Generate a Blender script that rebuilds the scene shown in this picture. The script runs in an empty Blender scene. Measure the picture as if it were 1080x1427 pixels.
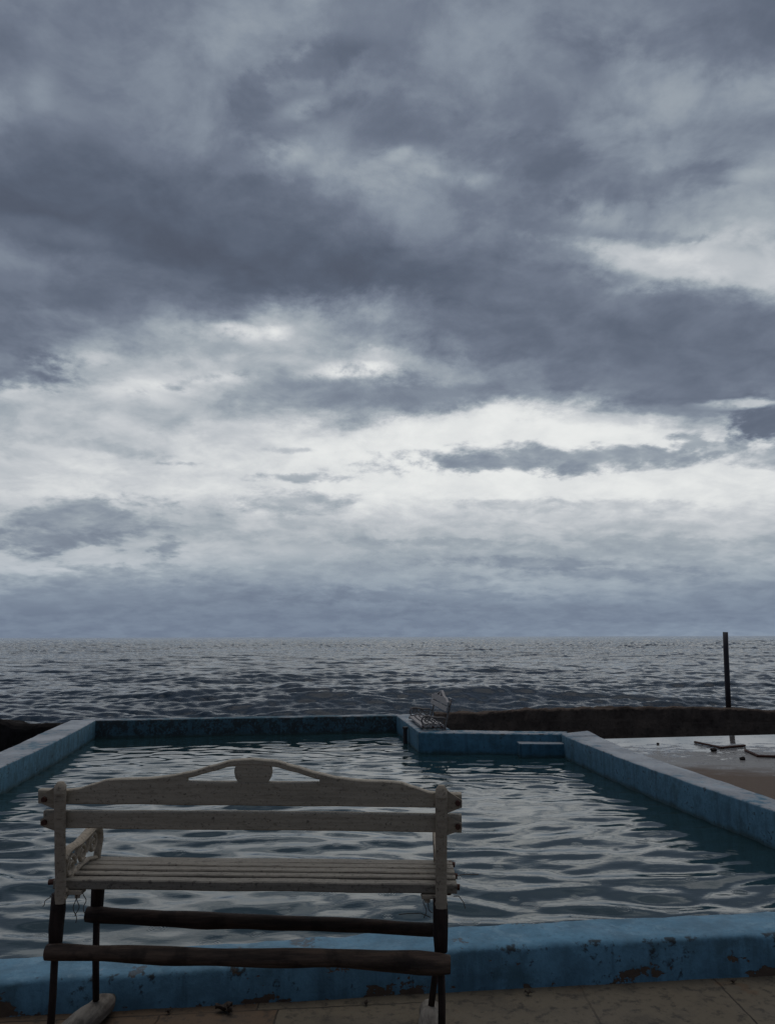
import bpy, bmesh, math, random
import numpy as np
from mathutils import Vector, Matrix, noise as mnoise
random.seed(7); RNG = np.random.default_rng(11)
sc = bpy.context.scene
COL = sc.collection
R = math.radians

# ------------------------------------------------------------------ camera
FPX, CX, CY, CAMH = 1080.0, 540.0, 713.5, 1.2
PITCH = math.atan((887.3 - CY) / FPX); ROLL = math.atan(3 / 1080.0)
cam = bpy.data.cameras.new('camera'); cam.sensor_fit = 'HORIZONTAL'; cam.sensor_width = 36
cam.lens = 36.0 * FPX / 1080.0; cam.clip_start = 0.05; cam.clip_end = 30000
camo = bpy.data.objects.new('camera', cam); COL.objects.link(camo)
camo.matrix_world = Matrix.Translation((0, 0, CAMH)) @ Matrix.Rotation(math.pi / 2 + PITCH, 4, 'X') @ Matrix.Rotation(-ROLL, 4, 'Z')
sc.camera = camo
sc.view_settings.view_transform = 'Standard'; sc.view_settings.look = 'None'
sc.view_settings.exposure = 0; sc.view_settings.gamma = 1

# ------------------------------------------------------------------ helpers
def link(name, me, mat=None, parent=None, smooth=False):
    o = bpy.data.objects.new(name, me); COL.objects.link(o)
    if mat: me.materials.append(mat)
    if parent: o.parent = parent
    if smooth:
        me.polygons.foreach_set('use_smooth', [True] * len(me.polygons))
    return o
def from_bm(name, bm, mat=None, parent=None, smooth=False):
    me = bpy.data.meshes.new(name); bmesh.ops.recalc_face_normals(bm, faces=bm.faces[:]); bm.to_mesh(me); bm.free()
    return link(name, me, mat, parent, smooth)
def thing(name, label, cat, loc=(0, 0, 0), rot=(0, 0, 0), group=None):
    o = bpy.data.objects.new(name, None); COL.objects.link(o); o.location = loc; o.rotation_euler = rot
    o.empty_display_size = .1
    return tag(o, label, cat, group)
def tag(o, label, cat, group=None):
    o['label'] = label; o['category'] = cat
    if group: o['group'] = group
    return o
def struct(o): o['kind'] = 'structure'; return o

def box(bm, x0, x1, y0, y1, z0, z1, bevel=0.0):
    r = bmesh.ops.create_cube(bm, size=1)
    for v in r['verts']:
        v.co = Vector((x0 + (v.co.x + .5) * (x1 - x0), y0 + (v.co.y + .5) * (y1 - y0), z0 + (v.co.z + .5) * (z1 - z0)))
    if bevel:
        es = list({e for v in r['verts'] for e in v.link_edges})
        bmesh.ops.bevel(bm, geom=es, offset=bevel, segments=2, affect='EDGES', profile=.6)
def tube(bm, pts, radii, n=10, wob=0.0, seed=0, flat=None):
    """tapered tube through pts; flat=(axis vector, ratio) squeezes the section across that axis"""
    rings = []
    pts = [Vector(p) for p in pts]
    if not hasattr(radii, '__len__'): radii = [radii] * len(pts)
    up = None
    for i, p in enumerate(pts):
        t = (pts[min(i + 1, len(pts) - 1)] - pts[max(i - 1, 0)])
        t = t.normalized() if t.length > 1e-9 else Vector((0, 0, 1))
        if up is None:
            up = Vector((1, 0, 0)) if abs(t.x) < .8 else Vector((0, 0, 1))
        a = (up - t * up.dot(t)).normalized(); b = t.cross(a); up = a
        ring = []
        for k in range(n):
            th = 2 * math.pi * k / n
            r = radii[i]
            if wob: r *= 1 + wob * mnoise.noise(Vector((math.cos(th) * .8 + seed, math.sin(th) * .8, 0)) + p * 9)
            off = a * math.cos(th) * r + b * math.sin(th) * r
            if flat: off = off + Vector(flat[0]) * off.dot(Vector(flat[0])) * (flat[1] - 1)
            ring.append(bm.verts.new(p + off))
        rings.append(ring)
    for i in range(len(rings) - 1):
        for k in range(n):
            bm.faces.new((rings[i][k], rings[i][(k + 1) % n], rings[i + 1][(k + 1) % n], rings[i + 1][k]))
    bm.faces.new(rings[0][::-1]); bm.faces.new(rings[-1])
def lerp(a, b, t): return a + (b - a) * t
def polyline(pts, n):
    pts = [Vector(p) for p in pts]; L = [0]
    for i in range(1, len(pts)): L.append(L[-1] + (pts[i] - pts[i - 1]).length)
    out = []
    for k in range(n + 1):
        s = L[-1] * k / n
        for i in range(1, len(pts)):
            if s <= L[i] + 1e-9:
                out.append(pts[i - 1].lerp(pts[i], (s - L[i - 1]) / max(1e-9, L[i] - L[i - 1]))); break
    return out
def wall(name, A, B, zb, mat, parent=None, step=.05, bev=.014, amp=.004, freq=5, seed=0, nv=6, rag=0.0, sm=True):
    """long thick wall: A and B are the top polylines (x,y,z) of its two sides; worn rounded arris, uneven faces"""
    n = max(4, int(sum((Vector(A[i + 1]) - Vector(A[i])).length for i in range(len(A) - 1)) / step))
    a = polyline(A, n); b = polyline(B, n)
    bm = bmesh.new(); rows = []
    for i in range(n + 1):
        pa, pb = a[i], b[i]; w = (pb - pa); w.z = 0; L = w.length; w.normalize()
        prof = []
        for k in range(nv): prof.append(Vector((pa.x, pa.y, lerp(zb, pa.z - bev, k / nv))))
        prof.append(Vector((pa.x, pa.y, pa.z - bev)))
        prof.append(Vector((pa.x, pa.y, pa.z - .35 * bev)) + w * .35 * bev)
        m = 5
        for k in range(m + 1):
            q = pa.lerp(pb, (bev + (L - 2 * bev) * k / m) / L); prof.append(Vector(q))
        prof.append(Vector((pb.x, pb.y, pb.z - .35 * bev)) - w * .35 * bev)
        prof.append(Vector((pb.x, pb.y, pb.z - bev)))
        for k in range(nv - 1, -1, -1): prof.append(Vector((pb.x, pb.y, lerp(zb, pb.z - bev, k / nv))))
        row = []
        for q in prof:
            d = mnoise.noise_vector(q * freq + Vector((seed, 0, 0))) * amp + mnoise.noise_vector(q * freq * 4.3) * amp * .45
            if rag: d += Vector((0, 0, 1)) * mnoise.fractal(Vector((q.x, q.y, seed)) * 1.3, 1, 2, 5) * rag + mnoise.noise_vector(q * 2.1) * rag * .6
            row.append(bm.verts.new(q + d))
        rows.append(row)
    for i in range(n):
        for k in range(len(rows[0]) - 1):
            bm.faces.new((rows[i][k], rows[i][k + 1], rows[i + 1][k + 1], rows[i + 1][k]))
    bm.faces.new(rows[0]); bm.faces.new(rows[-1][::-1])
    return from_bm(name, bm, mat, parent, smooth=sm)

# ------------------------------------------------------------------ node helper
def lin(c):
    f = lambda v: v / 12.92 if v <= .04045 else ((v + .055) / 1.055) ** 2.4
    return tuple(f(x / 255.0) for x in c) + (1.0,)
class NT:
    def __init__(s, tree): s.t = tree; s.n = tree.nodes; s.l = tree.links; s.n.clear()
    def new(s, typ, ins=None, **kw):
        nd = s.n.new(typ)
        for k, v in kw.items(): setattr(nd, k, v)
        for k, v in (ins or {}).items(): s.put(nd.inputs[k], v)
        return nd
    def put(s, sock, v):
        if hasattr(v, 'is_linked') or isinstance(v, bpy.types.NodeSocket): s.l.new(v, sock)
        else: sock.default_value = v
    def m(s, op, a, b=None, c=None, clamp=False):
        nd = s.n.new('ShaderNodeMath'); nd.operation = op; nd.use_clamp = clamp
        for i, v in enumerate((a, b, c)):
            if v is not None: s.put(nd.inputs[i], v)
        return nd.outputs[0]
    def vm(s, op, a, b=None, out=0):
        nd = s.n.new('ShaderNodeVectorMath'); nd.operation = op; s.put(nd.inputs[0], a)
        if b is not None:
            if op == 'SCALE': s.put(nd.inputs[3], b)
            else: s.put(nd.inputs[1], b)
        return nd.outputs[out]
    def mr(s, v, a, b, c=0.0, d=1.0, smooth=True):
        nd = s.n.new('ShaderNodeMapRange'); nd.interpolation_type = 'SMOOTHSTEP' if smooth else 'LINEAR'
        for k, x in zip(('Value', 'From Min', 'From Max', 'To Min', 'To Max'), (v, a, b, c, d)): s.put(nd.inputs[k], x)
        return nd.outputs[0]
    def noise(s, vec, scale, detail=4, rough=.55, out='Fac', dist=0.0):
        nd = s.new('ShaderNodeTexNoise', {'Vector': vec, 'Scale': scale, 'Detail': detail, 'Roughness': rough, 'Distortion': dist})
        return nd.outputs[out]
    def mix(s, f, a, b, typ='RGBA', blend='MIX'):
        nd = s.n.new('ShaderNodeMix'); nd.data_type = typ
        if typ == 'RGBA': nd.blend_type = blend; i = (0, 6, 7); o = 2
        else: i = (0, 2, 3); o = 0
        s.put(nd.inputs[i[0]], f); s.put(nd.inputs[i[1]], a); s.put(nd.inputs[i[2]], b)
        return nd.outputs[o]
    def ramp(s, f, stops, interp='LINEAR'):
        nd = s.n.new('ShaderNodeValToRGB'); cr = nd.color_ramp; cr.interpolation = interp
        while len(cr.elements) < len(stops): cr.elements.new(.5)
        for e, (p, c) in zip(cr.elements, stops): e.position = p; e.color = c
        s.put(nd.inputs[0], f); return nd.outputs[0]
def material(name):
    m = bpy.data.materials.new(name); m.use_nodes = True; t = NT(m.node_tree)
    out = t.new('ShaderNodeOutputMaterial'); p = t.new('ShaderNodeBsdfPrincipled'); t.l.new(p.outputs[0], out.inputs[0])
    g = t.new('ShaderNodeNewGeometry').outputs['Position']
    return m, t, p, g
def bump(t, p, h, strength, dist):
    b = t.new('ShaderNodeBump', {'Strength': strength, 'Distance': dist, 'Height': h}); t.l.new(b.outputs[0], p.inputs['Normal'])
def rgb(*c): return tuple(c) + (1.0,)

# ------------------------------------------------------------------ sky (world): overcast cloud deck laid out by direction
def pix_uv(px, py):
    x, y = px - CX, -(py - CY); c, s = math.cos(ROLL), math.sin(ROLL); x, y = c * x + s * y, -s * x + c * y
    Y = FPX * math.cos(PITCH) - y * math.sin(PITCH); Z = FPX * math.sin(PITCH) + y * math.cos(PITCH)
    return x / Y, Z / Y
def uv_pix(u, v):
    zc = math.cos(PITCH) + v * math.sin(PITCH); yc = -math.sin(PITCH) + v * math.cos(PITCH)
    return CX + FPX * u / zc, CY - FPX * yc / zc
SKY_ROWS = [
 (0,   [116,120,130,138,134,126,124,114,110]), (50,  [114,118,132,138,130,128,131,128,118]),
 (100, [122,116,126,127,120,127,138,140,136]), (130, [130,112,130,114,116,124,138,142,138]),
 (175, [112,110,126,136,110,118,130,136,132]), (210, [98,104,114,150,126,112,122,136,134]),
 (240, [92,97,104,116,150,118,116,120,146]),   (280, [96,92,97,106,136,128,132,134,150]),
 (320, [118,97,90,97,122,126,126,150,165]),    (355, [122,110,92,90,110,116,132,180,190]),
 (400, [106,110,108,93,96,106,114,120,150]),   (430, [118,126,134,122,112,110,114,110,116]),
 (465, [106,140,172,172,140,110,109,107,111]), (488, [112,165,180,168,160,116,110,107,110]), (510, [124,178,194,170,188,134,112,107,110]),
 (545, [188,190,178,146,126,122,124,117,118]), (580, [176,182,174,180,164,184,204,190,140]),
 (610, [184,190,198,212,226,228,228,222,190]), (640, [188,194,200,216,226,224,222,216,205]),
 (680, [198,208,214,214,226,226,226,222,220]), (710, [186,184,194,188,206,206,200,200,205]),
 (745, [168,164,174,176,180,182,176,178,182]), (775, [178,182,184,166,164,164,160,165,170]),
 (805, [168,160,158,154,156,164,166,156,148]), (835, [132,130,131,130,138,150,146,138,132]),
 (860, [126,127,128,126,127,130,128,128,130]), (884, [127,128,128,128,130,134,138,142,140])]
def sky_lum(px, py):
    py = min(884, max(0, py)); cx = min(8, max(0, px / 135.0)); i = min(7, int(cx)); fx = cx - i
    for k in range(len(SKY_ROWS) - 1):
        y0, a = SKY_ROWS[k]; y1, b = SKY_ROWS[k + 1]
        if y0 <= py <= y1:
            f = (py - y0) / (y1 - y0)
            return lerp(lerp(a[i], a[i + 1], fx), lerp(b[i], b[i + 1], fx), f) / 255.0
    return .5
world = bpy.data.worlds.new('World'); sc.world = world; world.use_nodes = True
W = NT(world.node_tree)
tc = W.new('ShaderNodeTexCoord').outputs['Generated']
sep = W.new('ShaderNodeSeparateXYZ', {0: tc}); dx, dy, dz = sep.outputs
zpos = W.m('MAXIMUM', dz, 0.0)
yc = W.m('MAXIMUM', dy, .08)
u0 = W.m('DIVIDE', dx, yc); v0 = W.m('DIVIDE', zpos, yc)
cp = W.vm('SCALE', W.new('ShaderNodeCombineXYZ', {0: dx, 1: dy, 2: 0.0}).outputs[0], W.m('DIVIDE', 1.0, W.m('ADD', zpos, .27)))
nw = W.noise(cp, 3.2, 8, .64, 'Color', .15)
wv = W.vm('SUBTRACT', nw, (.5, .5, .5))
amp = W.mr(v0, 0.0, .45, .035, .24, False)
wv = W.vm('SCALE', wv, amp)
wsep = W.new('ShaderNodeSeparateXYZ', {0: wv}).outputs
uw = W.m('ADD', u0, W.m('MULTIPLY', wsep[0], 1.5)); vw = W.m('ADD', v0, W.m('MULTIPLY', wsep[1], .8))
uc = W.m('MINIMUM', W.m('MAXIMUM', uw, -.6), .6)
VMAX = 1.0
vn = W.m('DIVIDE', vw, VMAX, clamp=True)
NC = 13; DU = 1.2 / (NC - 1); lum = None
for i in range(NC):
    u = -.6 + i * DU
    fc = W.new('ShaderNodeFloatCurve', {'Value': vn}); crv = fc.mapping.curves[0]
    pts = []
    for y0, _ in reversed(SKY_ROWS):
        v = pix_uv(CX + (u * FPX), y0)[1]
        px, py = uv_pix(u, v); pts.append((max(0.0, min(1.0, v / VMAX)), sky_lum(px, py)))
    crv.points[0].location = (0, pts[0][1]); crv.points[1].location = (1, pts[-1][1])
    for p in pts:
        if .001 < p[0] < .999: crv.points.new(p[0], p[1])
    for p in crv.points: p.handle_type = 'AUTO_CLAMPED'
    fc.mapping.update()
    w = W.m('MAXIMUM', W.m('SUBTRACT', 1.0, W.m('ABSOLUTE', W.m('DIVIDE', W.m('SUBTRACT', uc, u), DU))), 0.0)
    t = W.m('MULTIPLY', w, fc.outputs[0])
    lum = t if lum is None else W.m('ADD', lum, t)
nd1 = W.noise(cp, 7.0, 9, .58, dist=.3)                 # torn cloud detail
nd2 = W.noise(W.vm('ADD', cp, (7.3, 2.1, 4.0)), 19.0, 6, .6)
# single clouds and gaps: (px, py, rx, ry, tilt deg, luminance, edge softness, strength)
BLOBS = [(430,95,62,34,-15,110,.55,.9), (352,132,26,46,0,112,.55,.85), (560,165,80,48,20,109,.7,.8), (745,215,80,30,0,110,.7,.75), (950,55,150,40,10,113,.9,.7), (930,252,130,26,-6,116,.7,.8), (930,326,60,10,6,130,.6,.85),
 (470,30,90,22,0,140,1.2,.8), (280,60,50,40,0,136,1.1,.7), (60,120,26,40,0,134,1.0,.8), (830,300,80,24,8,152,.8,.75), (880,170,80,30,0,142,1.1,.6), (80,318,80,12,14,118,1.2,.6), (1000,480,130,24,2,110,.8,.7), (660,470,60,20,0,112,.9,.6),
 (560,830,140,10,0,124,.8,.6), (640,820,80,14,0,150,.8,.7), (930,760,120,10,-3,165,.8,.6), (330,775,120,10,-3,186,.8,.7), (90,790,120,9,0,190,.8,.8), (620,755,110,5,0,162,.7,.7), (880,800,100,8,0,140,.8,.6),(965,366,165,22,8,204,.8,.95), (1060,345,55,35,0,190,1.1,.7), (1060,240,40,12,0,165,1.2,.7), (395,208,44,22,-10,168,.8,.9),
 (420,145,40,16,-20,146,.8,.8), (575,226,64,26,10,152,1.2,.7), (560,215,22,12,-20,164,.8,.8), (600,240,26,10,15,162,.8,.8), (655,252,36,14,0,154,.8,.8),
 (300,462,85,14,5,186,.9,.7), (325,460,40,12,20,218,.9,.9), (376,462,30,14,10,220,.9,.9), (490,516,60,12,-4,234,.8,.95), (225,535,60,10,10,222,.9,.8), (110,500,60,12,0,200,.9,.8), (290,525,80,10,4,208,.8,.8), (75,525,60,18,20,200,1.2,.7), (180,545,60,14,10,215,1.1,.7),  (20,520,52,26,0,112,.9,.9), (430,548,150,18,2,140,1.0,.6), (760,640,190,16,-1,156,.8,.95), (690,648,100,11,2,142,.8,.8), (880,632,90,9,0,154,.8,.8),
 (968,611,34,13,-5,150,.6,.9), (1072,590,56,38,0,103,.6,.95), (1075,635,60,18,0,150,.8,.7), (1010,622,40,10,0,165,.8,.6),
 (85,738,118,26,-8,148,.8,.85), (105,712,62,20,0,150,.8,.75), (60,752,95,14,0,134,.7,.8), (235,762,22,12,0,138,.7,.8), (250,645,24,4,2,160,.7,.9), (425,666,52,6,0,172,.7,.9), (415,627,40,4,0,180,.8,.8),
 (100,620,110,8,8,172,1.0,.7), (410,700,70,13,0,160,.9,.7), (720,705,60,8,0,182,.9,.7), (760,785,130,8,0,142,.8,.8), (860,705,90,8,0,186,.9,.6),
 (120,815,120,20,-3,140,.9,.6), (1040,561,55,7,0,206,.7,.85), (420,868,160,4,0,130,.8,.5), (800,545,60,12,0,150,1.0,.5), (880,540,110,14,3,118,.9,.8), (830,585,70,9,0,196,.9,.6), (960,570,60,7,0,140,.9,.7)]
edge = W.m('MULTIPLY', W.m('SUBTRACT', nd1, .5), 2.9)
edge2 = W.m('MULTIPLY', W.m('SUBTRACT', nd2, .5), 1.7)
edge = W.m('ADD', edge, edge2)
wisp = W.mr(W.m('ADD', W.m('MULTIPLY', nd1, .7), W.m('MULTIPLY', nd2, .3)), .36, .56)
u1 = W.m('ADD', u0, W.m('MULTIPLY', wsep[0], .35)); v1 = W.m('ADD', v0, W.m('MULTIPLY', wsep[1], .2))
uvw = W.new('ShaderNodeCombineXYZ', {0: u1, 1: v1, 2: 0.0}).outputs[0]
for (px, py, rx, ry, tl, L, soft, st) in BLOBS:
    u, v = pix_uv(px, py)
    mp = W.new('ShaderNodeMapping', {'Vector': uvw, 'Location': (u, v, 0), 'Rotation': (0, 0, R(-tl)), 'Scale': (rx / 1080., ry / 1080., 1)}, vector_type='TEXTURE')
    d = W.vm('LENGTH', mp.outputs[0], None, 1)
    d = W.m('ADD', d, edge)
    f = W.mr(d, 1.0 + soft * .7, 1.0 - soft * .7, 0.0, st)
    if L > 140 and py < 560 and rx < 140: f = W.m('MULTIPLY', f, wisp)
    lum = W.mix(f, lum, L / 255., 'FLOAT')
dt = W.m('ADD', W.m('MULTIPLY', W.m('SUBTRACT', W.mr(nd1, .33, .67), .5), W.mr(v0, .15, .6, .075, .125)), W.m('MULTIPLY', W.m('SUBTRACT', nd2, .5), .10))
damp = W.m('MULTIPLY', W.m('MULTIPLY', W.mr(lum, .36, .56, .35, 1.0), W.mr(lum, .80, .93, 1.0, .35)), W.mr(v0, .02, .14, .6, 1.0))
lum = W.m('ADD', lum, W.m('MULTIPLY', dt, damp))
# unseen half of the sky behind the viewer, darkened to keep viewer-facing sides dim
back = W.mr(dy, .30, -.25, 0.0, 1.0)
lum = W.mix(back, lum, W.m('ADD', .29, W.m('MULTIPLY', nd1, .20)), 'FLOAT')
lum = W.mix(W.mr(dz, .72, .95, 0, .7), lum, .40, 'FLOAT')
cloud = W.ramp(lum, [(.10, lin((24, 27, 34))), (.30, lin((71, 76, 89))), (.38, lin((88, 97, 113))), (.46, lin((110, 119, 135))), (.55, lin((133, 143, 156))),
                     (.65, lin((159, 168, 176))), (.78, lin((198, 202, 206))), (.90, lin((231, 233, 232))), (1.0, lin((252, 252, 249)))])
hz = W.mr(v0, .14, .0, 0, .55)
cloud = W.mix(hz, cloud, W.mix(1.0, cloud, rgb(.86, .98, 1.12), 'RGBA', 'MULTIPLY'))
SUN_EL, SUN_AZ = 78.0, 8.0
sky = W.new('ShaderNodeTexSky', sky_type='NISHITA', sun_disc=False, sun_elevation=R(SUN_EL), sun_rotation=R(SUN_AZ))
skyc = W.mix(.012, W.vm('SCALE', cloud, 10.0), sky.outputs[0])      # a little blue above the cloud, the cloud in front of it
bg = W.new('ShaderNodeBackground', {'Color': skyc, 'Strength': .1})
wo = W.new('ShaderNodeOutputWorld'); W.l.new(bg.outputs[0], wo.inputs[0])
sun = bpy.data.lights.new('sun', 'SUN'); sun.energy = .65; sun.angle = R(50); sun.color = (1, .97, .93)
suno = bpy.data.objects.new('sun', sun); COL.objects.link(suno)
sd = Vector((math.sin(R(SUN_AZ)) * math.cos(R(SUN_EL)), math.cos(R(SUN_AZ)) * math.cos(R(SUN_EL)), math.sin(R(SUN_EL))))
suno.rotation_euler = sd.to_track_quat('Z', 'Y').to_euler(); suno.location = (0, 30, 30)

# ------------------------------------------------------------------ materials
def paint(name, blue, chip=.5, mould=.4, worn=.0, wet=.5, low=-.09, chipcol=(.095, .065, .045)):
    m, t, p, g = material(name)
    nrm = t.new('ShaderNodeNewGeometry').outputs['Normal']; nz = t.new('ShaderNodeSeparateXYZ', {0: nrm}).outputs[2]
    up = t.mr(nz, .4, .8)
    n1 = t.noise(g, 2.2, 6, .6); n2 = t.noise(g, 9, 8, .68); n3 = t.noise(g, 38, 6, .65)
    col = t.mix(t.mr(n2, .3, .7), rgb(*[c * .72 for c in blue]), rgb(*[min(1, c * 1.2) for c in blue]))
    col = t.mix(t.mr(n3, .55, .75, 0, .35), col, rgb(*[c * .45 for c in blue]))
    # horizontal faces are scuffed to a pale grey by feet and weather
    sc_ = t.m('ADD', t.m('MULTIPLY', n2, .6), t.m('MULTIPLY', n1, .4))
    wf = t.m('MULTIPLY', t.mr(sc_, .62 - .34 * worn, .70 - .30 * worn), up)
    col = t.mix(wf, col, t.mix(n3, rgb(.17, .18, .19), rgb(.46, .48, .50)))
    # run-down stains and damp blotches on the upright faces
    dr = t.noise(t.vm('MULTIPLY', g, (9, 9, .9)), 1.6, 6, .62); bl = t.noise(g, 5.2, 6, .7)
    vert = t.m('SUBTRACT', 1.0, up)
    col = t.mix(t.m('MULTIPLY', vert, t.mr(dr, .46, .68, 0, .55)), col, rgb(*[c * .38 for c in blue]))
    col = t.mix(t.m('MULTIPLY', vert, t.mr(bl, .48, .64, 0, .55)), col, rgb(blue[0] * .45, blue[1] * .42, blue[2] * .36))
    col = t.mix(t.m('MULTIPLY', t.mr(t.noise(g, 11, 7, .72), .52, .66, 0, .5), up), col, rgb(min(1, blue[0] * 1.9 + .03), min(1, blue[1] * 1.45 + .03), min(1, blue[2] * 1.3 + .03)))
    # black mould and algae
    mf = t.m('ADD', t.m('MULTIPLY', n2, .55), t.m('MULTIPLY', n3, .45))
    mm = t.m('MULTIPLY', t.mr(mf, .62 - .2 * mould, .68 - .16 * mould, 0, .88), t.m('SUBTRACT', 1.0, t.m('MULTIPLY', up, .75)))
    col = t.mix(mm, col, rgb(.022, .026, .026))
    # flaked paint showing brown render, mostly low on vertical faces
    cf = t.m('ADD', t.m('MULTIPLY', t.noise(t.vm('MULTIPLY', g, (1.6, 1.6, 3.2)), 3.4, 7, .62), .8), t.m('MULTIPLY', n3, .2))
    gz = t.new('ShaderNodeSeparateXYZ', {0: g}).outputs[2]
    cf = t.m('ADD', cf, t.mr(gz, .09, .0, 0, .055))
    ck = t.mr(cf, .655 - .12 * chip, .675 - .12 * chip)
    ck = t.m('MULTIPLY', ck, t.m('SUBTRACT', 1.0, t.m('MULTIPLY', up, .35)))
    col = t.mix(ck, col, t.mix(n3, rgb(*[c * .5 for c in chipcol]), rgb(*[c * 1.5 for c in chipcol])))
    # knocked, darkened arris
    ar = t.m('MULTIPLY', t.m('MULTIPLY', t.mr(nz, .15, .4), t.mr(nz, .985, .9)), t.mr(t.m('ADD', t.m('MULTIPLY', n2, .75), t.m('MULTIPLY', n3, .25)), .54, .60, 0, .85))
    col = t.mix(ar, col, rgb(.03, .035, .035))
    # waterline scum
    wl = t.mr(t.m('ADD', gz, t.m('MULTIPLY', t.m('SUBTRACT', n2, .5), .06)), low + .045, low + .0, 0, .75)
    col = t.mix(wl, col, rgb(.035, .06, .05))
    t.put(p.inputs['Base Color'], col)
    t.put(p.inputs['Roughness'], t.mix(t.m('MULTIPLY', up, t.mr(n1, .40, .62, 0, 1)), t.mix(n3, .75, .9, 'FLOAT'), .75 - .5 * wet, 'FLOAT'))
    p.inputs['Specular IOR Level'].default_value = .35
    h = t.m('SUBTRACT', t.m('ADD', t.m('MULTIPLY', n3, .5), t.m('MULTIPLY', n2, .8)), t.m('MULTIPLY', ck, .8))
    bump(t, p, h, .5, .012)
    return m
M_KERB = paint('peeling_blue_paint', (.108, .240, .335), chip=.50, mould=.36, worn=.05, wet=.35, low=-.5)
M_LEFT = paint('worn_blue_paint', (.092, .215, .285), chip=-.6, mould=.32, worn=.72, wet=.75)
M_RIGHT = paint('scuffed_blue_paint', (.092, .208, .285), chip=-.5, mould=.36, worn=.72, wet=.75)
M_FAR = paint('mouldy_blue_paint', (.06, .14, .18), chip=-.6, mould=.9, worn=.5, wet=.5)
M_STEP = paint('deep_blue_paint', (.060, .168, .240), chip=-.3, mould=.12, worn=.6, wet=.6)

def water(name, base, rings=False, fine=1.0):
    m, t, p, g = material(name)
    t.put(p.inputs['Base Color'], rgb(*base)); p.inputs['Roughness'].default_value = .03; p.inputs['IOR'].default_value = 1.333
    return m, t, p, g
m, t, p, g = water('pool_water', (.014, .036, .041))
gy = t.new('ShaderNodeSeparateXYZ', {0: g}).outputs[1]
s1 = t.noise(t.vm('MULTIPLY', g, (3.5, 9, 1)), 1.6, 4, .55)
s2 = t.noise(t.vm('MULTIPLY', g, (9, 20, 1)), 2.4, 3, .5)
vor = t.new('ShaderNodeTexVoronoi', {'Vector': t.vm('MULTIPLY', g, (1, 1, 0)), 'Scale': 4.2, 'Randomness': 1.0}, voronoi_dimensions='2D')
vd = vor.outputs['Distance']; vc = t.new('ShaderNodeSeparateXYZ', {0: vor.outputs['Color']}).outputs
rr = t.m('ADD', .05, t.m('MULTIPLY', vc[1], .22))                          # each drop's ring has its own age
env = t.m('MULTIPLY', t.mr(t.m('ABSOLUTE', t.m('SUBTRACT', vd, t.m('MULTIPLY', rr, .6))), .12, .0), t.mr(vc[0], .48, .5, 0, 1)); env = t.m('MULTIPLY', env, t.mr(gy, 6.5, 4.8))
ring = t.m('MULTIPLY', t.m('SINE', t.m('MULTIPLY', vd, 110.0)), env)
h = t.m('ADD', t.m('ADD', t.m('MULTIPLY', s1, .08), t.m('MULTIPLY', s2, .07)), t.m('MULTIPLY', ring, .07))
bump(t, p, h, .5, .012)
p.inputs['Specular IOR Level'].default_value = .68
M_POOL = m
m, t, p, g = water('sea_water', (.011, .026, .042))
p.inputs['Roughness'].default_value = .05; p.inputs['Specular IOR Level'].default_value = .26
a1 = t.noise(t.vm('MULTIPLY', g, (.5, 1.0, 1)), .9, 8, .66)
a2 = t.noise(t.vm('MULTIPLY', g, (1, 1.8, 1)), 4.0, 5, .6)
off = t.mr(t.vm('LENGTH', g, None, 1), 30, 260, .03, .5)      # chop grows offshore, calmer in the lee of the wall
bump(t, p, t.m('ADD', t.m('MULTIPLY', a1, off), t.m('MULTIPLY', a2, .02)), 1.0, .95)
M_SEA = m

m, t, p, g = material('terrace_slabs')
n1 = t.noise(g, 1.3, 6, .6); n2 = t.noise(g, 7, 8, .65); n3 = t.noise(g, 45, 5, .6)
gs = t.new('ShaderNodeSeparateXYZ', {0: t.vm('ADD', g, t.vm('SCALE', t.vm('SUBTRACT', t.noise(g, 14, 4, .6, 'Color'), (.5, .5, .5)), .018))}).outputs
def joint(d, w): return t.mr(t.m('ABSOLUTE', d), w, w * .35)
row = t.m('SUBTRACT', gs[1], t.m('ADD', 2.785, t.m('MULTIPLY', gs[0], .095)))      # > 0: the strip of slabs against the kerb
near = t.mr(row, .004, -.004); strip_ = t.mr(row, -.004, .004)
J = joint(t.m('SUBTRACT', gs[0], .662), .0042)
J = t.m('MAXIMUM', J, joint(t.m('SUBTRACT', gs[0], 1.15), .0042))
J = t.m('MAXIMUM', J, t.m('MULTIPLY', joint(row, .0045), t.mr(gs[0], .30, .05)))
J = t.m('MAXIMUM', J, t.m('MULTIPLY', joint(t.m('ADD', gs[0], .362), .0045), near))
J = t.m('MAXIMUM', J, t.m('MULTIPLY', joint(t.m('ADD', gs[0], .43), .003), strip_))
J = t.m('MAXIMUM', J, t.m('MULTIPLY', joint(t.m('ADD', gs[0], .735), .004), near))
J = t.m('MAXIMUM', J, joint(t.m('SUBTRACT', t.m('FRACT', t.m('DIVIDE', gs[1], .62)), .02), .006))
J = t.m('MULTIPLY', J, t.mr(n1, .30, .60, .2, .85))
red = t.mr(t.m('ADD', gs[0], t.m('MULTIPLY', strip_, .07)), -.355, -.369)
col = t.mix(t.m('MULTIPLY', red, .75), t.mix(n2, rgb(.105, .086, .060), rgb(.180, .147, .100)), t.mix(n2, rgb(.095, .057, .032), rgb(.165, .098, .055)))
col = t.mix(J, col, rgb(.018, .015, .012))
col = t.mix(t.mr(n2, .45, .68, 0, .6), col, rgb(.06, .052, .042))
col = t.mix(t.mr(t.noise(g, 4.3, 5, .6), .6, .68, 0, .45), col, rgb(.12, .065, .032))
col = t.mix(t.mr(n3, .62, .72, 0, .7), col, rgb(.03, .026, .022))
col = t.mix(t.mr(t.noise(g, 22, 7, .7), .50, .64, 0, .7), col, rgb(.035, .031, .026))
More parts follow.
